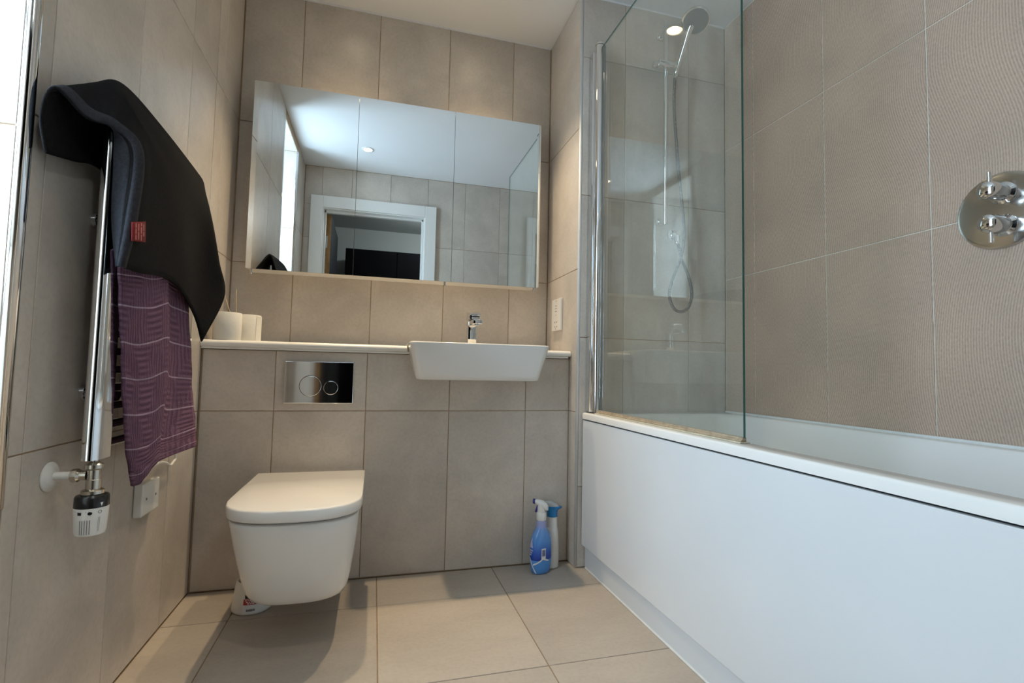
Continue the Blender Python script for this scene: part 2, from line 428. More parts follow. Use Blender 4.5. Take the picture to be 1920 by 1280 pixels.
# end wall of the bath and its side return
bm = B(); box(bm, XN + G, XR + .1, YN + G, D + .1, 0.0, H); wend = struct('wall_end', bm, GROUT)
tiles(wend, (0, YN, 0), (1, 0, 0), (0, 0, 1), [XN + .009, 1.547, 1.854, XR - .002], [.002, .31, .897, 1.477, 2.057, H - .003], TILE)
tiles(wend, (XN, 0, 0), (0, -1, 0), (0, 0, 1), [-D + .003, -YN - .009], [.002, .6, 1.174, 1.757, H - .003], TILE)
# right wall with ribbed feature tiles
bm = B(); box(bm, XR + G, XR + .1, YK - .1, YN, 0.0, H); wright = struct('wall_right', bm, GROUT_PALE)
tiles(wright, (XR, 0, 0), (0, -1, 0), (0, 0, 1), [-YN + .003, .249, .580, .914, 1.248, 1.58, -YK], [.002, .597, 1.1735, 1.7498, H - .003], DECOR)
# left wall with the window recess
bm = B()
box(bm, -.46, -G, YK - .1, WY0, 0, H); box(bm, -.46, -G, WY1, D + .1, 0, H)
box(bm, -.46, -G, WY0, WY1, 0, WZ0); box(bm, -.46, -G, WY0, WY1, WZ1, H)
wleft = struct('wall_left', bm, GROUT)
LY = [YK, WY0, -1.19, WY1 - .0, -.8737, -.5525, -.2313, -.003]
def skw(u, v): return WY0 < u < WY1 and WZ0 < v < WZ1
tiles(wleft, (0, 0, 0), (0, 1, 0), (0, 0, 1), [YK + .003, WY0 - .012], [.002, .6, 1.174, 1.757, H - .003], TILE)
tiles(wleft, (0, 0, 0), (0, 1, 0), (0, 0, 1), [WY1 + .012, -.8737, -.5525, -.2313, -.002], [.002, .6, 1.174, 1.757, H - .003], TILE)
tiles(wleft, (0, 0, 0), (0, 1, 0), (0, 0, 1), [.0, .09, D - .002], [.845, 1.174, 1.757, H - .003], TILE)
tiles(wleft, (0, 0, 0), (0, 1, 0), (0, 0, 1), [WY0, -1.19, WY1], [.002, WZ0 - .004], TILE)
tiles(wleft, (0, WY1 - G, 0), (1, 0, 0), (0, 0, 1), [-.385, -.012], [WZ0, 1.145, 1.72, WZ1], TILE)
tiles(wleft, (0, WY0 + G, 0), (-1, 0, 0), (0, 0, 1), [.012, .385], [WZ0, 1.145, 1.72, WZ1], TILE)
tiles(wleft, (0, 0, WZ0 + G), (1, 0, 0), (0, 1, 0), [-.385, -.004], [WY0 + .004, -1.19, WY1 - .004], TILE)
tiles(wleft, (0, 0, WZ1 - G), (-1, 0, 0), (0, 1, 0), [.004, .385], [WY0 + .004, -1.19, WY1 - .004], TILE)
# door wall with the opening
DX0, DX1, DZ = .15, .92, 1.99
bm = B()
box(bm, -.1, DX0 - .03, YK - .12, YK - G, 0, H); box(bm, DX1 + .03, XR + .1, YK - .12, YK - G, 0, H); box(bm, DX0 - .03, DX1 + .03, YK - .12, YK - G, DZ + .03, H)
wnear = struct('wall_front', bm, GROUT)
NX = [-XR + .002, -1.86, -1.56, -1.26, -.95, -.65, -.35, -.13, -.003]
tiles(wnear, (0, YK, 0), (-1, 0, 0), (0, 0, 1), NX[:5], [.002, .6, 1.174, 1.757, H - .003], TILE)
tiles(wnear, (0, YK, 0), (-1, 0, 0), (0, 0, 1), NX[4:], [2.02, H - .003], TILE)
tiles(wnear, (0, YK, 0), (-1, 0, 0), (0, 0, 1), [-.06, -.003], [.002, .6, 1.174, 1.757, 2.02], TILE)
# corner trims
bm = B(); lathe(bm, (XN + .0045, YN + .0045, 0.002), (0, 0, 1), [(.0062, 0), (.0062, H - .004)], n=20); t1 = struct('trim_1', bm, SATIN)
for f in t1.data.polygons: f.use_smooth = True
bm = B(); lathe(bm, (-.0095, WY1 + .0095, WZ0), (0, 0, 1), [(.0118, 0), (.0118, WZ1 - WZ0)], n=24); t2 = struct('trim_2', bm, CHROME)
for f in t2.data.polygons: f.use_smooth = True
bm = B(); lathe(bm, (-.0095, WY0 - .0095, WZ0), (0, 0, 1), [(.0118, 0), (.0118, WZ1 - WZ0)], n=24); t3 = struct('trim_3', bm, CHROME)
# painted cut-in bead along the ceiling
bm = B(); box(bm, .002, XN - .002, D - .004, D - .0005, H - .0075, H - .0005); box(bm, XN + .004, XR - .002, YN - .004, YN - .0005, H - .0075, H - .0005)
struct('trim_4', bm, PAINT)

# window: white frame, two lights
bm = B()
box(bm, -.42, -.37, WY0, WY0 + .078, WZ0, WZ1, .004); box(bm, -.42, -.37, WY1 - .078, WY1, WZ0, WZ1, .004)
box(bm, -.42, -.37, WY0, WY1, WZ0, WZ0 + .05, .004); box(bm, -.42, -.37, WY0, WY1, WZ1 - .05, WZ1, .004); box(bm, -.42, -.37, WY0, WY1, 1.50, 1.545, .004)
win = struct('window_1', bm, WOODW)
for a, b_ in ((WZ0 + .05, 1.50), (1.545, WZ1 - .05)):
    bm = B(); box(bm, -.398, -.392, WY0 + .078, WY1 - .078, a, b_); p = put('pane', bm, WINGLASS, win)

# door: lining, architrave, open leaf in the hall
bm = B()
for x0, x1 in ((DX0 - .035, DX0), (DX1, DX1 + .035)): box(bm, x0, x1, YK - .13, YK + .004, 0, DZ + .035, .002)
box(bm, DX0, DX1, YK - .13, YK + .004, DZ, DZ + .035, .002)
door = struct('door_1', bm, WOODW)
bm = B()
for s, x in ((-1, DX0 - .008), (1, DX1 + .008)):
    a, b_ = (x - .092, x) if s < 0 else (x, x + .092)
    box(bm, a, b_, YK + .001, YK + .019, 0, DZ + .10, .003)
box(bm, DX0 - .008, DX1 + .008, YK + .001, YK + .019, DZ + .008, DZ + .10, .003)
put('architrave', bm, WOODW, door)
bm = B()
for x0, x1 in ((DX0 + .0, DX0 + .014), (DX1 - .014, DX1)): box(bm, x0, x1, YK - .07, YK - .045, 0, DZ, .002)
box(bm, DX0, DX1, YK - .07, YK - .045, DZ - .014, DZ, .002)
put('door_stop', bm, WOODW, door)
bm = B(); box(bm, DX0 + .004, DX0 + .044, YK - .14 - .73, YK - .14 - .006, .008, DZ - .004); put('leaf', bm, LEAFD, door)
bm = B(); box(bm, DX0 + .004, DX0 + .044, YK - .1395, YK - .135, .008, DZ - .004); put('leaf_lipping', bm, LEAFE, door)
for hz in (.25, 1.0, 1.76):
    bm = B(); box(bm, DX0 + .008, DX0 + .022, YK - .1345, YK - .130, hz - .05, hz + .05, .001); lathe(bm, (DX0 + .004, YK - .131, hz - .05), (0, 0, 1), [(.006, 0), (.006, .1)], n=12)
    put('hinge', bm, CHROME_R, door)
# hall behind the door
bm = B(); box(bm, -.9, 2.3, -3.9, YK - .12, -.08, -.001); struct('floor_hall', bm, CARPET)
bm = B(); box(bm, -.9, 2.3, -3.9, YK - .12, 2.42, 2.5); struct('ceiling_hall', bm, HALLP)
bm = B(); box(bm, -1.0, 2.4, -4.0, -3.9, -.08, 2.5); struct('wall_hall_back', bm, HALLP)
bm = B(); box(bm, -1.0, -.9, -3.9, YK - .12, -.08, 2.5); struct('wall_hall_left', bm, HALLP)
bm = B(); box(bm, 2.3, 2.4, -3.9, YK - .12, -.08, 2.5); struct('wall_hall_right', bm, HALLP)
bm = B(); box(bm, -.9, -.1, YK - .22, YK - .12, -.08, 2.5); box(bm, XR + .1, 2.3, YK - .22, YK - .12, -.08, 2.5); box(bm, -.1, XR + .1, YK - .12, YK - .06, H + .06, 2.5)
struct('wall_hall_front', bm, HALLP)
wd = thing('wardrobe', 'tall black wardrobe in the hall behind the open door, seen only in the mirror', 'wardrobe', (.9, -3.58, 0))
bm = B(); box(bm, .23, 1.85, -3.88, -3.30, 0, 2.04, .004); put('body', bm, HALLD, wd)
for k in range(3):
    bm = B(); box(bm, .235 + k * .539, .23 + (k + 1) * .538, -3.30, -3.282, .08, 2.03, .002); put('door', bm, HALLD, wd)

# ------------------------------------------------------------------ ceiling downlights
def downlight(x, y, label, power, z=H, ang=76):
    t = thing('downlight', label, 'downlight', (x, y, z), 'recessed ceiling downlights')
    bm = B(); lathe(bm, (x, y, z), (0, 0, -1), [(.043, -.002), (.043, .002), (.040, .0045), (.031, .005), (.029, .001), (.029, -.002)], n=32, cap=False); put('bezel', bm, PLASTICW, t, True)
    bm = B(); lathe(bm, (x, y, z), (0, 0, -1), [(.0285, -.001), (.0285, .0012), (.02, .0026)], n=28); put('lamp', bm, LAMP, t, True)
    l = bpy.data.lights.new('downlight_spot', 'SPOT'); l.energy = power; l.color = (1.0, .77, .49); l.spot_size = math.radians(ang); l.spot_blend = 1.0; l.shadow_soft_size = .022
    lo = bpy.data.objects.new('downlight_spot', l); C.objects.link(lo); lo.parent = t; lo.location = (0, 0, -.012)
    return t
downlight(.43, .0, 'recessed downlight in the ceiling above the toilet and flush plate', SPOT_W)
downlight(.99, .0, 'recessed downlight in the ceiling above the basin', SPOT_W)
downlight(.47, -1.37, 'recessed downlight in the ceiling just inside the door', SPOT_W * .30)
hl = thing('hall_fill_lamp', 'added unseen fill lamp brightening the hall beyond the door', 'ceiling lamp', (1.3, -2.9, 2.42))  # invented fixture, added only to brighten the hall seen in the mirror
bm = B(); lathe(bm, (1.3, -2.9, 2.42), (0, 0, -1), [(.11, 0), (.11, .02), (.10, .025)], n=28); put('base', bm, PLASTICW, hl, True)
bm = B(); lathe(bm, (1.3, -2.9, 2.396), (0, 0, -1), [(.095, 0), (.10, .02), (.08, .05), (.02, .06)], n=28); put('shade', bm, emit('hall_fill_glow', (1, .95, .88), 1.5), hl, True)
l = bpy.data.lights.new('hall_fill_point', 'POINT'); l.energy = HALL_W; l.color = (.9, .97, 1); l.shadow_soft_size = .1  # fill light of the added hall fixture
lo = bpy.data.objects.new('hall_fill_point', l); C.objects.link(lo); lo.parent = hl; lo.location = (0, 0, -.2)

# ------------------------------------------------------------------ bath, panel, plinth
XB = 1.368
bt = thing('bathtub', 'white acrylic built-in bathtub with tall white side panel along the ribbed wall', 'bathtub', ((XB + XR) / 2, -.93, 0))
by0, by1 = YK + .022, YN - .003
bcx, bcy, bhx, bhy = (XB + XR - .002) / 2, (by0 + by1) / 2, (XR - .002 - XB) / 2, (by1 - by0) / 2
def ring(ix0, ix1, iy, r, z):
    cx = (XB + ix0 + XR - .002 - ix1) / 2; hx = (XR - .002 - ix1 - XB - ix0) / 2
    return [(x, y, z) for x, y in rrect(cx, bcy, hx, bhy - iy, r)]
bm = B()
loft(bm, [ring(.012, .0, .0, .004, .5755), ring(.0, .0, .0, .004, .5755), ring(.0, .0, .0, .004, .594), ring(.0015, .0, .0015, .005, .598), ring(.006, .0, .003, .006, .5995),
          ring(.060, .034, .075, .06, .5985), ring(.064, .038, .08, .07, .595), ring(.070, .042, .086, .08, .582), ring(.090, .056, .12, .10, .40), ring(.12, .08, .20, .12, .25), ring(.17, .12, .28, .12, .195), ring(.24, .2, .40, .10, .185)], cap0=False)
put('shell', bm, ACRYLIC, bt, True, angle=50)
bm = B(); lathe(bm, (bcx, -1.45, .186), (0, 0, 1), [(.03, 0), (.03, .002), (.024, .003)], n=24); put('waste', bm, CHROME, bt, True)
bm = B(); tube(bm, [(XR - .0055, by0 + .01, .602), (XR - .0055, by1 - .003, .602)], .0045, 8); put('wall_sealant', bm, SEALW, bt, True)
bm = B(); box(bm, XB + .002, XB + .016, by0, YN - .006, .090, .5705, .0012); put('side_panel', bm, PANELW, bt, label='tall white gloss side panel')
bm = B(); box(bm, XB + .012, XB + .030, by0, YN - .004, .10, .5735); put('gap_shade_sheet', bm, DARK, bt)  # dark sheet that paints shade into the gap below the bath rim
pl = put('plinth', box(B(), XB + .018, XB + .033, by0, YN - .004, .001, .098, .001), PANELW, bt, label='low recessed white plinth')
bm = B(); tube(bm, [(XB + .0185, by0 + .01, .003), (XB + .0185, YN - .012, .003)], .004, 8); put('floor_sealant', bm, SEALW, pl, True)

# ------------------------------------------------------------------ shower screen
XS = 1.412
ss = thing('shower_screen', 'frameless clear glass bath screen with chrome hinge post on the rim', 'shower screen', (XS, -.5, .6))
bm = B(); box(bm, XS - .003, XS + .003, -.925, -.135, .612, 2.07)
bmesh.ops.recalc_face_normals(bm, faces=bm.faces[:])
for f in bm.faces: f.material_index = 0 if abs(f.normal.x) > .5 else 1
put('glass', bm, [GLASS, GLASSEDGE], ss)
bm = B(); lathe(bm, (XS - .004, -.122, .604), (0, 0, 1), [(.0175, 0), (.0175, 1.478), (.0165, 1.48)], n=28); post = put('hinge_post', bm, CHROME, ss, True)
bm = B(); lathe(bm, (XS - .004, -.122, 2.0845), (0, 0, 1), [(.0185, 0), (.0185, .004), (.017, .008)], n=28); put('cap', bm, CHROME, post, True)
bm = B(); box(bm, XS - .030, XS - .014, YN - .036, YN - .002, .604, 2.062, .004); box(bm, XS - .014, XS + .016, YN - .030, YN - .002, .604, 2.062, .003); put('wall_profile', bm, CHROME, ss, True)
bm = B(); box(bm, XS + .004, XS + .010, -.150, -.135, .606, 2.07, .001); put('hinge_seal', bm, RUBBER, ss)
bm = B(); box(bm, XS - .006, XS + .006, -.925, -.14, .602, .613, .002); tube(bm, [(XS - .006, -.925, .604), (XS - .006, -.14, .604)], .004, 8); put('bottom_seal', bm, SEALC, ss, True)
bm = B(); box(bm, XS - .016, XS + .012, -.930, -.13, .5995, .6025, .001); put('rim_sealant', bm, SEALANT, ss)

# ------------------------------------------------------------------ shower rail, handset, hose, valve
sr = thing('shower_rail', 'slim vertical chrome riser rail with slider on the bath end wall', 'shower rail', (1.705, -.11, 1.39))
RX, RY = 1.708, -.128
bm = B(); lathe(bm, (RX, RY, 1.375), (0, 0, 1), [(.0085, 0), (.0095, .003), (.0095, .875), (.0085, .878)], n=20); put('rail', bm, CHROME, sr, True)
for z in (1.397, 2.21):
    bm = B(); tube(bm, [(RX, YN - .002, z), (RX, RY, z)], .008, 14); lathe(bm, (RX, YN - .001, z), (0, -1, 0), [(.016, 0), (.016, .006), (.012, .008)], n=20); put('bracket', bm, CHROME, sr, True)
sl = B(); box(sl, RX - .045, RX + .052, RY - .026, RY + .014, 2.033, 2.063, .005); slo = put('slider', sl, CHROME, sr, True)
bm = B(); lathe(bm, (RX - .045, RY, 2.048), (-1, 0, 0), [(.014, 0), (.015, .004), (.012, .016)], n=18); put('slider_knob', bm, CHROME, slo, True)
hs = thing('hand_shower', 'round chrome handset angled up in the rail holder', 'shower head', (1.755, -.15, 2.0))
n0 = Vector((1.737, -.160, 2.012)); n1 = Vector((1.731, -.250, 2.118))
bm = B(); tube(bm, [n0, n0.lerp(n1, .25), n0.lerp(n1, .7), n1, n1 + Vector((.004, -.025, .03))], .011, 14, 4, rad=lambda t: .0095 + .005 * t); put('handle', bm, CHROME, hs, True)
hc = Vector((1.739, -.288, 2.150)); ha = Vector((-.28, -.42, -.86)).normalized()
bm = B(); lathe(bm, hc, ha, [(.012, -.018), (.030, -.014), (.050, -.004), (.054, .004), (.053, .010), (.048, .012)], n=36); put('head', bm, CHROME, hs, True)
bm = B(); lathe(bm, hc, ha, [(.0475, .0118), (.0465, .0135), (.02, .0140)], n=36); fp = put('spray_face', bm, pmat('spray_face_grey', (.14, .14, .14), .4, noise=.05, nscale=80), hs, True)
bm = B(); lathe(bm, n0, (n0 - n1), [(.011, -.004), (.012, .008), (.009, .02)], n=16); put('hose_nut', bm, CHROME, hs, True)
bm = B()
hose = [(1.737, -.150, 1.995), (1.744, -.135, 1.87), (1.772, -.125, 1.62), (1.792, -.128, 1.42), (1.792, -.135, 1.33), (1.772, -.142, 1.24), (1.735, -.135, 1.14), (1.726, -.13, 1.08), (1.745, -.13, 1.03), (1.78, -.13, 1.016), (1.815, -.13, 1.035), (1.834, -.128, 1.09), (1.822, -.125, 1.16), (1.79, -.12, 1.24), (1.775, -.119, 1.30)]
tube(bm, hose, .0065, 10, 10)
def hose_mat():
    m, nt, b = newmat('ribbed_hose'); L = nt.links.new
    tc = nt.nodes.new('ShaderNodeTexCoord'); w = nt.nodes.new('ShaderNodeTexWave'); w.bands_direction = 'Z'; w.inputs['Scale'].default_value = 60; L(tc.outputs['Object'], w.inputs['Vector'])
    bp = nt.nodes.new('ShaderNodeBump'); bp.inputs['Strength'].default_value = .8; bp.inputs['Distance'].default_value = .002; L(w.outputs['Fac'], bp.inputs['Height']); L(bp.outputs['Normal'], b.inputs['Normal'])
    b.inputs['Base Color'].default_value = (.26, .26, .27, 1); b.inputs['Metallic'].default_value = 1; b.inputs['Roughness'].default_value = .3
    return m
tag(put('shower_hose', bm, hose_mat(), smooth=True, loc=(1.78, -.13, 1.01)), 'flexible metal shower hose hanging in a loop below the wall outlet', 'hose')
ou = thing('shower_outlet', 'small round chrome hose elbow on the bath end wall', 'hose outlet', (1.772, YN, 1.34))
bm = B(); lathe(bm, (1.772, YN - .001, 1.345), (0, -1, 0), [(.026, 0), (.026, .008), (.022, .011), (.013, .012), (.013, .045), (.010, .05)], n=26); put('rose', bm, CHROME, ou, True)
bm = B(); lathe(bm, (1.772, YN - .040, 1.342), (0, 0, -1), [(.011, 0), (.011, .018), (.0125, .02), (.0125, .038), (.009, .042)], n=18); put('elbow', bm, CHROME, ou, True)
sv = thing('shower_valve', 'round chrome shower valve plate with two lever knobs on the ribbed wall', 'shower valve', (XR, -1.076, 1.175))
bm = B(); lathe(bm, (XR - .0005, -1.076, 1.175), (-1, 0, 0), [(.094, 0), (.094, .004), (.092, .007), (.085, .0085)], n=56); put('plate', bm, CHROME_R, sv, True)
for z, s in ((1.215, 1), (1.135, -1)):
    yk = -1.085
    bm = B(); lathe(bm, (XR - .008, yk, z), (-1, 0, 0), [(.027, 0), (.027, .004), (.020, .008), (.019, .022), (.0225, .026), (.0225, .054), (.020, .062), (.012, .067)], n=30)
    k = put('knob', bm, CHROME, sv, True)
    bm = B(); tube(bm, [(XR - .055, yk, z + s * .015), (XR - .055, yk, z + s * .046)], .0045, 12); put('lever', bm, CHROME, k, True)

# ------------------------------------------------------------------ shelf
sh = thing('ledge_shelf', 'long white painted shelf board capping the boxed-in wall', 'shelf', (.67, .13, .813))
def nose(y0):  # profile in (y,z): rounded nosing
    p = [(D - .001, .8435), (-.004, .8435)]
    for k in range(1, 8):
        a = PI / 2 * k / 7; p.append((-.004 - .016 * math.sin(a), .8315 + .012 * math.cos(a)))
    p += [(-.020, .8235), (-.0165, .8200), (D - .001, .8200)]
    return p
bm = B(); prism(bm, nose(0), lambda p, t: (t, p[0], p[1]), .0015, .6855); prism(bm, nose(0), lambda p, t: (t, p[0], p[1]), 1.2075, XN - .0035); box(bm, .6855, 1.2075, .1595, D - .001, .82, .8435); put('board', bm, WOODW, sh, True, angle=50)
for xa, xb in ((.002, .694), (1.198, XN - .012)):
    bm = B(); box(bm, xa, xb, -.014, .004, .8125, .8202, .002); put('edge_bead', bm, WOODW, sh)

# ------------------------------------------------------------------ basin and tap
bs = thing('basin', 'white ceramic semi-recessed basin set into the shelf', 'basin', (.935, -.03, .72))
def bring(x0, x1, y0, y1, r, z, zs=0): return [(x, y, z) for x, y in rrect((x0 + x1) / 2, (y0 + y1) / 2, (x1 - x0) / 2, (y1 - y0) / 2, r, 7)]
bm = B()
loft(bm, [bring(.745, 1.155, -.085, .12, .03, .7185), bring(.722, 1.170, -.108, .135, .022, .7195), bring(.716, 1.177, -.116, .14, .022, .7225), bring(.711, 1.181, -.122, .142, .024, .740),
          bring(.697, 1.194, -.143, .150, .026, .800), bring(.687, 1.206, -.154, .158, .026, .848), bring(.687, 1.206, -.154, .158, .026, .852), bring(.689, 1.204, -.152, .156, .026, .8545),
          bring(.695, 1.198, -.146, .150, .024, .8545), bring(.701, 1.192, -.140, .055, .03, .850), bring(.712, 1.181, -.128, .045, .05, .80), bring(.74, 1.15, -.110, .02, .05, .760), bring(.80, 1.09, -.08, -.01, .03, .752)])
put('bowl', bm, CERAMIC, bs, True, angle=60)
bm = B(); lathe(bm, (.94, -.045, .752), (0, 0, 1), [(.022, 0), (.022, .003), (.016, .004)], n=22); put('waste', bm, CHROME, bs, True)
tp = thing('basin_tap', 'square chrome mixer tap standing on the back of the basin', 'tap', (.950, .10, .8545))
bm = B(); box(bm, .932, .968, .084, .120, .8550, .956, .003); put('body', bm, CHROME, tp, True)
bm = B(); box(bm, .934, .972, -.012, .110, .938, .956, .003); sp_ = put('spout', bm, CHROME, tp, True)
bm = B(); lathe(bm, (.953, .002, .938), (0, 0, -1), [(.010, 0), (.010, .005), (.008, .006)], n=16); put('aerator', bm, CHROME, sp_, True)
bm = B(); box(bm, .931, .975, .055, .122, .962, .972, .002); box(bm, .938, .962, .090, .114, .956, .963, .001); put('lever', bm, CHROME, tp, True)
bm = B()
prism(bm, [(.058, .972), (.122, .972), (.122, .992), (.100, .994), (.030, .984), (.030, .978)], lambda p, t: (t, p[0], p[1]), .932, .974); put('handle', bm, CHROME, tp, True)

# ------------------------------------------------------------------ mirror cabinet
MX = [.078, .472, .871, 1.264]; MZ0, MZ1 = 1.130, 1.876; MY = .183
mc = thing('mirror_cabinet', 'wide three-door mirrored cabinet on the wall above the shelf', 'mirror cabinet', (.67, D, MZ0))
bm = B(); box(bm, MX[0] + .004, MX[3] - .004, MY + .0125, D - .0008, MZ0 + .003, MZ1 - .002); put('body', bm, WOODW, mc)
for k in range(3):
    x0, x1 = MX[k] + (.0008 if k else 0), MX[k + 1] - (.0008 if k < 2 else 0)
    bm = B(); w = .019; s = .0009 if k == 0 else .0002
    y0, y1 = MY, MY + .0055
    # front profile across x: flat mirror with a shallow bevel on the outer edge
    xs = [(x0, s if k == 0 else 0)] + ([(x0 + w, 0)] if k == 0 else []) + ([(x1 - w, 0)] if k == 2 else []) + [(x1, s if k == 2 else 0)]
    V = [[bm.verts.new((x, y0 + dy, z)) for x, dy in xs] for z in (MZ0, MZ1)]
    Vb = [[bm.verts.new((x, y1, z)) for x in (x0, x1)] for z in (MZ0, MZ1)]
    for i in range(len(xs) - 1): bm.faces.new((V[0][i], V[0][i + 1], V[1][i + 1], V[1][i]))
    bm.faces.new((Vb[0][0], Vb[1][0], Vb[1][1], Vb[0][1]))
    bm.faces.new((V[0][0], V[1][0], Vb[1][0], Vb[0][0])); bm.faces.new((V[0][-1], Vb[0][1], Vb[1][1], V[1][-1]))
    bm.faces.new(V[0] + [Vb[0][1], Vb[0][0]]); bm.faces.new(V[1] + [Vb[1][1], Vb[1][0]])
    dr = put('door', bm, MIRROR, mc)
    bm = B(); box(bm, x0 + .001, x1 - .001, MY + .0058, MY + .0122, MZ0 + .001, MZ1 - .001); put('back_board', bm, PLASTICW, dr)
    px = (.097, .846, 1.244)[k]
    bm = B(); lathe(bm, (px, MY + .010, MZ0 + .002), (0, 0, -1), [(.0042, 0), (.0042, .019), (.003, .021)], n=14); put('pull', bm, CHROME_R, dr, True)

# ------------------------------------------------------------------ flush plate
fpl = thing('flush_plate', 'polished chrome dual flush plate above the toilet', 'flush plate', (.382, 0, .70))
bm = B(); box(bm, .266, .498, -.011, -.0005, .627, .776, .0018)
plate = put('plate', bm, CHROME, fpl)
for x, z, r in ((.353, .689, .0365), (.4215, .683, .0245)):
    bm = B(); lathe(bm, (x, -.0105, z), (0, -1, 0), [(r, 0), (r, .0028), (r - .0012, .0034)], n=44); bt_ = put('button', bm, CHROME, fpl, True, angle=12)
    bm = B(); lathe(bm, (x, -.0110, z), (0, -1, 0), [(r + .0016, -.0004), (r + .0016, .0006), (r + .0002, .0007)], n=44, cap=False); put('button_gap', bm, DARK, bt_)

# ------------------------------------------------------------------ toilet
to = thing('toilet', 'white wall-hung toilet with its flat lid closed', 'toilet', (.377, 0, .13))
TCX = .377
def dshape(w, y0, y1, n=22, r=1.0, sq=2.6):
    """D outline, straight back at y1, superelliptic front reaching y0; returns xy"""
    hw = w / 2; ym = y0 + hw * r; pts = [(TCX + hw, y1)]
    for k in range(n + 1):
        a = PI * k / n; c, s = math.cos(a), math.sin(a)
        pts.append((TCX + hw * math.copysign(abs(c) ** (2 / sq), c), ym - (ym - y0) * abs(s) ** (2 / sq)))
    pts.append((TCX - hw, y1)); return pts
def drg(w, y0, y1, z, r=1.0, sq=2.6, dx=0): return [(x + dx, y, z) for x, y in dshape(w, y0, y1, r=r, sq=sq)]
bm = B()
loft(bm, [drg(0.100, -0.350, -.0015, 0.1195, .85, 2.8, 0.0100), drg(0.195, -0.425, -.0015, 0.1205, .85, 2.8, 0.0100), drg(0.228, -0.447, -.0015, 0.1245, .85, 2.8, 0.0100), drg(0.250, -0.461, -.0015, 0.1330, .85, 2.8, 0.0100), drg(0.266, -0.473, -.0015, 0.1490, .85, 2.8, 0.0090), drg(0.283, -0.488, -.0015, 0.1850, .85, 2.8, 0.0075), drg(0.302, -0.504, -.0015, 0.2400, .85, 2.8, 0.0050), drg(0.318, -0.518, -.0015, 0.2950, .85, 2.8, 0.0030), drg(0.328, -0.527, -.0015, 0.3380, .85, 2.8, 0.0010), drg(0.331, -0.529, -.0015, 0.3525, .85, 2.8, 0.0000), drg(0.329, -0.527, -.0015, 0.3555, .85, 2.8, 0.0000)])
put('bowl', bm, CERAMIC, to, True, angle=60)
bm = B(); loft(bm, [drg(.312, -.514, -.07, .3555, .9), drg(.316, -.517, -.066, .3575, .9), drg(.316, -.517, -.066, .3635, .9), drg(.312, -.514, -.07, .3648, .9)]); put('seat', bm, CERAMIC, to, True)
bm = B(); loft(bm, [drg(.330, -.528, -.062, .3645, .9), drg(.346, -.541, -.055, .366, .9), drg(.348, -.543, -.054, .369, .9), drg(.348, -.543, -.054, .392, .9), drg(.345, -.5405, -.055, .3955, .9), drg(.338, -.535, -.058, .3968, .9)])
put('lid', bm, CERAMIC, to, True, angle=45)
for x in (.30, .455):
    bm = B(); lathe(bm, (x, -.052, .356), (0, 0, 1), [(.013, 0), (.013, .014), (.010, .018)], n=18); put('hinge', bm, CHROME, to, True)

# ------------------------------------------------------------------ toilet brush holder
tb = thing('toilet_brush_holder', 'white tapered toilet brush pot with a red and black label beside the toilet', 'brush holder', (.226, -.145, 0))
cxb, cyb = .226, -.150
bm = B(); lathe(bm, (cxb, cyb, .0005), (0, 0, 1), [(.055, 0), (.058, .003), (.058, .008), (.0535, .045), (.0475, .086), (.045, .0895), (.0405, .088), (.039, .078), (.048, .02), (.03, .01)], n=40); put('pot', bm, PLASTICW, tb, True, angle=50)
def cone_patch(bm, c, a0, a1, z0, z1, rf, n=8, off=.0005):
    lo = []; hi = []
    for k in range(n + 1):
        a = a0 + (a1 - a0) * k / n
        for arr, z in ((lo, z0), (hi, z1)):
            r = rf(z) + off; arr.append(bm.verts.new((c[0] + r * math.cos(a), c[1] + r * math.sin(a), z)))
    for k in range(n): bm.faces.new((lo[k], lo[k + 1], hi[k + 1], hi[k]))
rf = lambda z: .0582 - (z - .008) * (.0108 / .078)
A0 = math.radians(-106); A1 = math.radians(-45)
bm = B(); cone_patch(bm, (cxb, cyb), A0, A1, .007, .034, rf); lb = put('label', bm, WHITEPRINT, tb)
bm = B(); cone_patch(bm, (cxb, cyb), A0 + .02, A1, .031, .0475, rf, off=.0010); put('label_band', bm, REDP, tb, label='red printed band')
bm = B(); cone_patch(bm, (cxb, cyb), A0 + .08, A1, .049, .068, rf, off=.0010); put('label_top', bm, NAVYP, tb, label='black printed patch')
bm = B()
for row, z in enumerate((.0335, .038, .0425)):
    a = A0 + .10 + .06 * (2 - row)
    for w in (.10, .06, .13, .08):
        cone_patch(bm, (cxb, cyb), a, a + w, z, z + .0026, rf, 3, .0014); a += w + .035
put('lettering', bm, WHITEPRINT, lb)
bm = B(); a = A0 + .2
for w in (.05, .03, .06, .03, .05, .02, .05): cone_patch(bm, (cxb, cyb), a, a + w, .013, .019, rf, 2, .0012); a += w + .018
put('barcode', bm, GREYPRINT, lb)

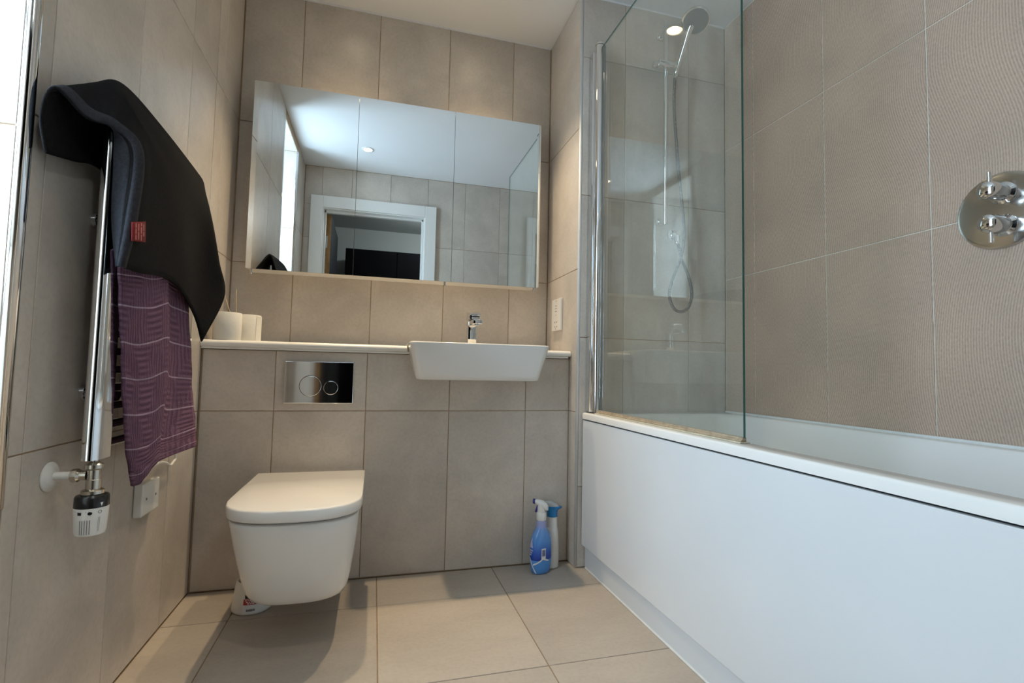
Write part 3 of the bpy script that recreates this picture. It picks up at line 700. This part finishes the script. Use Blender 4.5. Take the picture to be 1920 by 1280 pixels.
# ------------------------------------------------------------------ spray bottles
def ell(c, z, a, b, ang, n=28, e=2.4):
    out = []
    for k in range(n):
        t = 2 * PI * k / n; x = a * math.copysign(abs(math.cos(t)) ** (2 / e), math.cos(t)); y = b * math.copysign(abs(math.sin(t)) ** (2 / e), math.sin(t))
        out.append((c[0] + x * math.cos(ang) - y * math.sin(ang), c[1] + x * math.sin(ang) + y * math.cos(ang), z))
    return out
s1 = thing('spray_bottle', 'blue printed cleaner bottle with white trigger head standing on the floor', 'spray bottle', (1.200, -.085, 0))
c1 = (1.203, -.085); a1 = math.radians(18)
prof1 = [(.030, .020, .0005), (.036, .024, .004), (.041, .026, .02), (.044, .027, .06), (.043, .027, .10), (.040, .026, .125), (.033, .0235, .145), (.023, .020, .160), (.018, .018, .172), (.0165, .0165, .196)]
bm = B(); loft(bm, [ell(c1, z, a, b, a1) for a, b, z in prof1]); bd = put('body', bm, BLUEB, s1, True, angle=60)
def body_r(z):
    for (a, b, z0), (a_, b_, z1) in zip(prof1, prof1[1:]):
        if z0 <= z <= z1: t = (z - z0) / (z1 - z0); return a + (a_ - a) * t, b + (b_ - b) * t
    return prof1[-1][:2]
def surf1(phi, z, off=.0007):
    """point on the bottle surface in the world direction phi"""
    a, b = body_r(z); t = phi - a1; e = 2.4
    c, s = abs(math.cos(t)) / (a + off), abs(math.sin(t)) / (b + off)
    r = (c ** e + s ** e) ** (-1 / e)
    return Vector((c1[0] + r * math.cos(phi), c1[1] + r * math.sin(phi), z))
def patch1(bm, poly, off=.0007, n=6):
    """poly corners (phi_deg, z): quad strip wrapped onto the bottle"""
    p0, p1, p2, p3 = poly
    rows = []
    for i in range(n + 1):
        u = i / n; row = []
        for j in range(4):
            v = j / 3
            ph = (p0[0] * (1 - u) + p1[0] * u) * (1 - v) + (p3[0] * (1 - u) + p2[0] * u) * v
            z = (p0[1] * (1 - u) + p1[1] * u) * (1 - v) + (p3[1] * (1 - u) + p2[1] * u) * v
            row.append(bm.verts.new(surf1(math.radians(ph), z, off)))
        rows.append(row)
    for r0, r1 in zip(rows, rows[1:]):
        for j in range(3): bm.faces.new((r0[j], r1[j], r1[j + 1], r0[j + 1]))
bm = B()
patch1(bm, [(-150, .034), (-92, .055), (-92, .061), (-150, .040)]); patch1(bm, [(-92, .055), (-40, .047), (-40, .053), (-92, .061)])
patch1(bm, [(-178, .062), (-140, .006), (-133, .006), (-171, .062)]); patch1(bm, [(-180, .062), (-194, .03), (-187, .03), (-173, .062)])
put('label_lines', bm, WHITEPRINT, bd)
bm = B(); patch1(bm, [(-103, .058), (-66, .058), (-66, .096), (-103, .096)]); put('barcode_panel', bm, WHITEPRINT, bd)
bm = B()
for k in range(7): ph = -98 + k * 4.0; patch1(bm, [(ph, .068), (ph + 2.2, .068), (ph + 2.2, .091), (ph, .091)], .0012, 1)
put('barcode', bm, BLUE_D, bd)
bm = B()
patch1(bm, [(-178, .098), (-150, .098), (-163, .132), (-165, .132)], .0010)
for z, w in ((.090, 30), (.082, 26), (.074, 20)): patch1(bm, [(-180, z - .004), (-180 + w, z - .004), (-180 + w, z + .001), (-180, z + .001)], .0010)
put('logo', bm, LILAC, bd)
bm = B(); lathe(bm, (c1[0], c1[1], .1945), (0, 0, 1), [(.0175, 0), (.0185, .002), (.0185, .026), (.0165, .029)], n=24); put('collar', bm, PLASTICW, s1, True)
# trigger head pointing to the left
hd = Vector((-.86, .50, 0)).normalized(); hp = Vector((-hd.y, hd.x, 0))
def hsec(d, z, w, h): 
    c = Vector((c1[0], c1[1], 0)) + hd * d
    return [tuple(c + hp * (w * math.cos(2 * PI * k / 16)) + Vector((0, 0, z + h * math.sin(2 * PI * k / 16)))) for k in range(16)]
bm = B(); lathe(bm, (c1[0], c1[1], .222), (0, 0, 1), [(.0155, 0), (.0150, .02), (.0135, .033)], n=20); loft(bm, [hsec(-.026, .240, .008, .009), hsec(-.020, .244, .0125, .014), hsec(-.005, .252, .0145, .016), hsec(.012, .258, .0125, .0125), hsec(.024, .2615, .009, .0085)])
put('trigger_head', bm, PLASTICW, s1, True, angle=60)
bm = B(); lathe(bm, Vector((c1[0], c1[1], .2615)) + hd * .0235, hd, [(.0095, 0), (.0095, .008), (.007, .010)], n=18); put('nozzle', bm, TRIG_B, s1, True)
bm = B(); tube(bm, [Vector((c1[0], c1[1], .250)) + hd * .013, Vector((c1[0], c1[1], .236)) + hd * .017, Vector((c1[0], c1[1], .222)) + hd * .022], .0042, 10, 4); put('trigger', bm, TRIG_B, s1, True)
s2 = thing('spray_bottle', 'slim plain white bottle with bright blue spray cap against the wall corner', 'spray bottle', (1.262, -.045, 0))
c2 = (1.262, -.045); a2 = math.radians(20)
bm = B(); loft(bm, [ell(c2, z, a, b, a2, e=2.1) for a, b, z in [(.024, .022, .0005), (.027, .025, .004), (.0275, .026, .05), (.026, .025, .10), (.0235, .023, .140), (.0215, .021, .150), (.0200, .0200, .152), (.019, .019, .196)]]); put('body', bm, PLASTICW, s2, True, angle=35)
hd2 = Vector((.90, -.43, 0)).normalized(); hp2 = Vector((-hd2.y, hd2.x, 0))
def hs2(z, d0, d1, w):
    c = Vector((c2[0], c2[1], 0))
    return [tuple(c + hd2 * ((d0 + d1) / 2 + (d1 - d0) / 2 * math.cos(2 * PI * k / 20)) + hp2 * (w * math.sin(2 * PI * k / 20)) + Vector((0, 0, z))) for k in range(20)]
bm = B(); loft(bm, [hs2(.194, -.021, .021, .021), hs2(.210, -.021, .020, .021), hs2(.220, -.023, .023, .020), hs2(.229, -.026, .038, .018), hs2(.233, -.027, .038, .018)]); put('cap', bm, CYANP, s2, True, angle=50)
bm = B(); loft(bm, [hs2(.2332, -.030, .028, .0165), hs2(.243, -.034, .018, .016), hs2(.250, -.032, .002, .013), hs2(.252, -.028, -.006, .009)]); put('button', bm, CLEARCAP, s2, True, angle=60)

# ------------------------------------------------------------------ things on the shelf
ZS = .8437
def roll(x, y, r, h, label):
    t = thing('toilet_roll', label, 'toilet roll', (x, y, ZS), 'toilet rolls on the shelf')
    bm = B(); lathe(bm, (x, y, ZS), (0, 0, 1), [(r - .001, 0), (r, .002), (r + .0004, h * .5), (r, h - .002), (r - .0015, h), (.021, h), (.020, h - .003), (.020, .003), (.021, 0)], n=44, cap=False); put('paper', bm, PAPER, t, True, angle=50)
    bm = B(); lathe(bm, (x, y, ZS), (0, 0, 1), [(.0205, .002), (.0205, h - .002), (.0190, h - .002), (.0190, .002)], n=30, cap=False); put('core', bm, REED, t, True)
    return t
r1 = roll(.066, .035, .0445, .097, 'larger white toilet roll on the shelf, at the tiled wall')
r2 = roll(.112, .121, .0440, .099, 'white toilet roll on the shelf, set back behind the other roll')
bm = B(); lathe(bm, (.112, .121, ZS + .004), (0, 0, 1), [(.0452, 0), (.0456, .09)], n=44, cap=False)
bmesh.ops.delete(bm, geom=[f for f in bm.faces if f.calc_center_median().x < .148], context='FACES')
put('loose_sheet', bm, PAPER, r2, True)
rd = thing('reed_diffuser', 'small reed diffuser with two thin sticks behind the toilet rolls', 'reed diffuser', (.056, .20, ZS))
bm = B(); lathe(bm, (.056, .20, ZS), (0, 0, 1), [(.022, 0), (.024, .003), (.024, .05), (.012, .062), (.011, .075)], n=24); put('bottle', bm, CLEARCAP, rd, True)
for a, b_ in (((.062, .197, ZS + .02), (.015, .17, 1.024)), ((.055, .197, ZS + .02), (.050, .19, 1.046))):
    bm = B(); tube(bm, [a, b_], .0018, 8); put('stick', bm, REED, rd, True)

# ------------------------------------------------------------------ sockets
sk = thing('shaver_socket', 'upright white shaver socket on the side of the shower wall above the shelf', 'socket', (XN, .139, 1.008))
bm = B(); box(bm, XN - .0125, XN - .0006, .086, .192, .938, 1.078, .003); put('plate', bm, PLASTICW, sk)
bm = B()
for y, z in ((.128, .975), (.150, .975), (.128, .955), (.150, .955)): lathe(bm, (XN - .0121, y, z), (-1, 0, 0), [(.0035, 0), (.0035, .0008)], n=12)
put('pin_holes', bm, GREYPRINT, sk)
bm = B()
for z in (1.006, 1.022, 1.034, 1.046): box(bm, XN - .0130, XN - .0122, .131, .147, z, z + (.0025 if z > 1.01 else .0012))
put('markings', bm, GREYPRINT, sk)
for z in (.946, 1.070):
    bm = B(); lathe(bm, (XN - .012, .139, z), (-1, 0, 0), [(.0035, 0), (.003, .001)], n=14); put('screw', bm, CHROME_R, sk, True)
fs = thing('connection_plate', 'square white flex outlet plate low on the wall below the purple towel', 'outlet plate', (0, -.395, .412))
bm = B(); box(bm, .0006, .021, -.4475, -.345, .371, .453, .003); put('plate', bm, PLASTICW, fs)
for y in (-.423, -.368):
    bm = B(); lathe(bm, (.0208, y, .412), (1, 0, 0), [(.0035, 0), (.003, .001)], n=14); put('screw', bm, GREYPRINT, fs, True)
bm = B(); tube(bm, [(.034, -.50, .600), (.02, -.45, .50), (.016, -.385, .489), (.013, -.33, .487), (.013, -.285, .478), (.013, -.255, .466), (.012, -.232, .470), (.012, -.215, .482), (.015, -.235, .53), (.03, -.30, .58), (.050, -.345, .590)], .0035, 8, 8)
tag(put('white_cord', bm, PLASTICW, smooth=True, loc=(.02, -.35, .48)), 'thin white cord looping below the purple towel', 'cord')

# ------------------------------------------------------------------ towel radiator
tr = thing('towel_radiator', 'chrome ladder towel radiator on the left tiled wall', 'towel radiator', (.066, -.58, .575))
def dprof(sgn):
    p = []
    for k in range(13):
        a = -PI / 2 + PI * k / 12
        p.append((.0655 + .0155 * math.sin(a), -.797 - .021 * math.cos(a)) if sgn < 0 else (.0655 - .0155 * math.sin(a), -.362 + .021 * math.cos(a)))
    p += [(.081, -.766), (.050, -.766)] if sgn < 0 else [(.050, -.392), (.081, -.392)]
    return p
for s in (-1, 1):
    bm = B(); prism(bm, dprof(s), lambda p, t: (p[0], p[1], t), .576, 1.245); po = put('post', bm, CHROME, tr, True, angle=35)
    for z in (.695, 1.05):
        yb = -.705 if s < 0 else -.453
        bm = B(); tube(bm, [(.0005, yb, z), (.052, yb, z)], .010, 14); lathe(bm, (.0006, yb, z), (1, 0, 0), [(.017, 0), (.017, .008), (.012, .012)], n=20); lathe(bm, (.046, yb, z), (1, 0, 0), [(.016, 0), (.018, .004), (.018, .012), (.014, .016)], n=18); put('bracket', bm, CHROME, tr, True)
zs = [.600 + .036 * k for k in range(7)] + [.900 + .036 * k for k in range(4)] + [1.085 + .036 * k for k in range(5)]
for z in zs:
    bm = B(); tube(bm, [(.0640, -.768, z), (.0640, -.390, z)], .0095, 12); put('bar', bm, CHROME, tr, True)
# thermostatic valve
VX, VY = .070, -.797
rv = thing('radiator_valve', 'thermostatic radiator valve with white head and black collar under the chrome post', 'radiator valve', (VX, VY, .5))
bm = B(); lathe(bm, (.0006, VY, .546), (1, 0, 0), [(.027, 0), (.027, .002), (.022, .006), (.010, .009)], n=32); put('wall_rose', bm, PLASTICW, rv, True)
bm = B(); tube(bm, [(.006, VY, .547), (.036, VY, .547)], .0075, 14); put('pipe_sleeve', bm, PLASTICW, rv, True)
bm = B(); lathe(bm, (.034, VY, .547), (1, 0, 0), [(.008, 0), (.0125, .003), (.0125, .012), (.009, .016), (.009, .026)], n=16)
lathe(bm, (VX, VY, .517), (0, 0, 1), [(.0115, 0), (.0115, .022), (.0105, .023), (.0105, .040), (.0145, .043), (.0145, .050), (.0100, .053), (.0065, .056), (.0065, .060)], n=20)
vb = put('valve_body', bm, NICKEL, rv, True)
bm = B(); lathe(bm, (VX, VY, .5125), (0, 0, 1), [(.014, 0), (.0178, .001), (.0178, .007), (.014, .009)], n=40); put('lock_ring', bm, NICKEL, rv, True)
bm = B(); lathe(bm, (VX, VY, .5130), (0, 0, -1), [(.0165, 0), (.0245, .002), (.0262, .005), (.0266, .0225)], n=36); cl = put('collar', bm, BLACKP, rv, True)
hr = lambda z: .0264 - (.4875 - z) * .0537
bm = B(); lathe(bm, (VX, VY, .4905), (0, 0, -1), [(.0260, 0), (.0262, .003), (.0240, .044), (.0225, .050), (.014, .0515)], n=40); hd_ = put('head', bm, PLASTICW, rv, True, angle=50)
bm = B()
for k in range(5):
    a = math.radians(-104 + k * 8.5); cone_patch(bm, (VX, VY), a, a + .040, .444, .470, hr, 1, .0004)
for k in range(2):
    a = math.radians(-42 + k * 5); cone_patch(bm, (VX, VY), a, a + .02, .448, .474, hr, 1, .0004)
put('slots', bm, GREYPRINT, hd_)
bm = B()
cone_patch(bm, (VX, VY), math.radians(-112), math.radians(-98), .4795, .4845, hr, 2, .0005)
for k in range(4): a = math.radians(-122 + k * 10 + (18 if k > 1 else 0)); cone_patch(bm, (VX, VY), a, a + .035, .4845, .4856, hr, 1, .0005)
def dot(bm, a, z, w, h, hole=0):
    n = 14; o = []; i = []
    for k in range(n):
        t = 2 * PI * k / n
        def P_(s): aa = a + w * s * math.cos(t); zz = z + h * s * math.sin(t); r = hr(zz) + .0006; return (VX + r * math.cos(aa), VY + r * math.sin(aa), zz)
        o.append(bm.verts.new(P_(1)));
        if hole: i.append(bm.verts.new(P_(hole)))
    if hole:
        for k in range(n): bm.faces.new((o[k], o[(k + 1) % n], i[(k + 1) % n], i[k]))
    else: bm.faces.new(o)
dot(bm, math.radians(-70), .4820, .13, .0030); dot(bm, math.radians(-38), .4832, .12, .0030, .78)
put('scale_marks', bm, BLACKP, hd_)
bm = B(); a = math.radians(-34); hr2 = lambda z: .0270
p = [(a - .09, .4998), (a + .09, .4998), (a, .4930)]
bm.faces.new([bm.verts.new((VX + .0270 * math.cos(q), VY + .0270 * math.sin(q), z)) for q, z in p]); put('pointer', bm, WHITEPRINT, cl)

# ------------------------------------------------------------------ towels
def surf(grid, nu, nv):
    """grid[col][row] control points -> dense grid by Catmull-Rom both ways"""
    cols = [catmull(c, nv) for c in grid]
    rows = [catmull([c[j] for c in cols], nu) for j in range(len(cols[0]))]
    return rows        # rows[j][i]
def cloth(name, rows, mat, parent=None, thick=.004, loc=None, wob=0.0, off=0.0, label=None):
    nj, ni = len(rows), len(rows[0])
    bm = B(); V = []
    for j in range(nj):
        V.append([])
        for i in range(ni):
            p = Vector(rows[j][i])
            a = rows[j][min(i + 1, ni - 1)] - rows[j][max(i - 1, 0)]; b = rows[min(j + 1, nj - 1)][i] - rows[max(j - 1, 0)][i]
            n = a.cross(b); n = n.normalized() if n.length > 1e-9 else Vector((1, 0, 0))
            if off: p = p + n * off
            if wob: p = p + n * wob * (math.sin(i * .9 + j * .35) + math.sin(j * .8 - i * .5)) * .5
            V[-1].append(bm.verts.new(p))
    uvl = bm.loops.layers.uv.new('uv')
    for j in range(nj - 1):
        for i in range(ni - 1):
            f = bm.faces.new((V[j][i], V[j][i + 1], V[j + 1][i + 1], V[j + 1][i]))
            for lp, (a, b) in zip(f.loops, ((i, j), (i + 1, j), (i + 1, j + 1), (i, j + 1))): lp[uvl].uv = (a / (ni - 1), b / (nj - 1))
    o = put(name, bm, mat, parent, smooth=True, loc=loc, angle=180, label=label)
    md = o.modifiers.new('thickness', 'SOLIDIFY'); md.thickness = thick; md.offset = 0
    return o
BLK = [
 [(0.022,-0.911,1.108),(0.020,-0.926,1.168),(0.030,-0.914,1.221),(0.058,-0.877,1.195),(0.075,-0.823,1.202),(0.085,-0.836,1.136),(0.088,-0.832,1.026),(0.100,-0.832,0.936)],
 [(0.020,-0.905,1.110),(0.018,-0.920,1.171),(0.030,-0.912,1.225),(0.060,-0.879,1.198),(0.090,-0.854,1.196),(0.122,-0.833,1.158),(0.127,-0.856,1.023),(0.120,-0.867,0.931)],
 [(0.020,-0.828,1.128),(0.018,-0.832,1.190),(0.040,-0.836,1.271),(0.065,-0.835,1.269),(0.095,-0.820,1.239),(0.118,-0.778,1.176),(0.122,-0.769,1.048),(0.118,-0.786,0.934)],
 [(0.020,-0.737,1.148),(0.018,-0.731,1.215),(0.050,-0.752,1.315),(0.075,-0.783,1.292),(0.100,-0.783,1.242),(0.115,-0.724,1.186),(0.118,-0.694,1.058),(0.115,-0.669,0.946)],
 [(0.020,-0.539,1.131),(0.018,-0.543,1.195),(0.055,-0.571,1.312),(0.080,-0.612,1.283),(0.100,-0.618,1.228),(0.110,-0.593,1.149),(0.115,-0.572,1.027),(0.112,-0.565,0.938)],
 [(0.020,-0.295,1.114),(0.018,-0.301,1.190),(0.060,-0.332,1.293),(0.080,-0.375,1.264),(0.095,-0.409,1.195),(0.100,-0.411,1.107),(0.105,-0.409,0.976),(0.108,-0.437,0.887)],
 [(0.020,-0.205,1.103),(0.020,-0.219,1.182),(0.065,-0.306,1.283),(0.085,-0.330,1.243),(0.110,-0.341,1.157),(0.130,-0.335,1.052),(0.145,-0.322,0.955),(0.125,-0.424,0.818)],
]
bt2 = thing('black_towel', 'black fleece mat draped over the top of the towel radiator', 'bath mat', (.07, -.6, .82))
rows = surf(BLK, 8, 8)
cloth('fleece', rows, FELT, bt2, thick=.005)
hemrows = [r[6:11] for r in rows[14:]]
cloth('hem', hemrows, HEM, bt2, thick=.0065, label='slate grey bound hem')
# inner return of the hem seen from below
cloth('hem_lining', [r[0:6] for r in rows[30:]], HEM, bt2, thick=.0065, label='slate grey inner face')
# care label sewn at the hem
lab = [Vector((.1335, -.868, 1.014)), Vector((.1335, -.815, 1.030)), Vector((.1335, -.810, .991)), Vector((.1335, -.864, .980))]
def labelgrid(p, nu, nv, off): 
    return [[(p[0].lerp(p[1], i / nu)).lerp(p[3].lerp(p[2], i / nu), j / nv) + Vector((off, 0, 0)) for i in range(nu + 1)] for j in range(nv + 1)]
cloth('care_label', labelgrid(lab, 3, 3, 0), pmat('red_woven', (.22, .008, .010), .8, noise=.1, nscale=60), bt2, thick=.0012, label='red woven label')
bm = B()
def lp(u, v): return lab[0].lerp(lab[1], u).lerp(lab[3].lerp(lab[2], u), v) + Vector((.0009, 0, 0))
for u0, segs in ((.22, ((.06, .3), (.34, .62), (.66, .92))), (.42, ((.10, .46), (.5, .9))), (.62, ((.06, .22), (.27, .6), (.65, .94))), (.80, ((.14, .44), (.5, .72)))):
    for v0, v1 in segs: bm.faces.new([bm.verts.new(lp(*q)) for q in ((u0, v0), (u0 + .07, v0), (u0 + .07, v1), (u0, v1))])
put('label_lettering', bm, pmat('label_thread', (.55, .22, .20), .8, noise=.1, nscale=50), bt2)
PUR = [
 [(0.090,-0.809,0.971),(0.097,-0.766,0.979),(0.102,-0.707,0.984),(0.103,-0.641,0.986),(0.080,-0.546,0.997),(0.090,-0.470,0.986)],
 [(0.090,-0.795,0.901),(0.097,-0.744,0.904),(0.102,-0.683,0.910),(0.103,-0.617,0.929),(0.080,-0.527,0.935),(0.090,-0.445,0.927)],
 [(0.090,-0.773,0.799),(0.097,-0.729,0.796),(0.102,-0.667,0.805),(0.103,-0.594,0.819),(0.080,-0.508,0.812),(0.090,-0.398,0.804)],
 [(0.090,-0.752,0.694),(0.097,-0.706,0.689),(0.102,-0.651,0.693),(0.103,-0.589,0.704),(0.080,-0.498,0.687),(0.090,-0.365,0.681)],
 [(0.090,-0.723,0.585),(0.097,-0.691,0.582),(0.102,-0.648,0.584),(0.103,-0.602,0.596),(0.080,-0.511,0.578),(0.090,-0.323,0.583)],
 [(0.090,-0.689,0.501),(0.097,-0.670,0.503),(0.102,-0.652,0.519),(0.103,-0.610,0.534),(0.080,-0.506,0.526),(0.090,-0.309,0.527)],
]
TY = [-.755, -.71, -.65, -.59, -.53, -.47]
TOP = [[(x, y, z) for y in TY] for x, z in ((.080, .992), (.064, 1.027), (.046, .995), (.040, .93))]
pt = thing('purple_towel', 'purple hand towel with thin pale stripes hanging on the radiator bars', 'towel', (.1, -.6, .5))
prow = PUR
pcols = [[r[i] for r in prow] for i in range(6)]
rows = surf(pcols, 7, 14)
cloth('terry', rows, PURPLE, pt, thick=.006, wob=.0012)
bcols = [[r[i] for r in ([prow[0]] + TOP)] for i in range(6)]
cloth('back_fold', surf(bcols, 4, 4), PURPLE, pt, thick=.006)
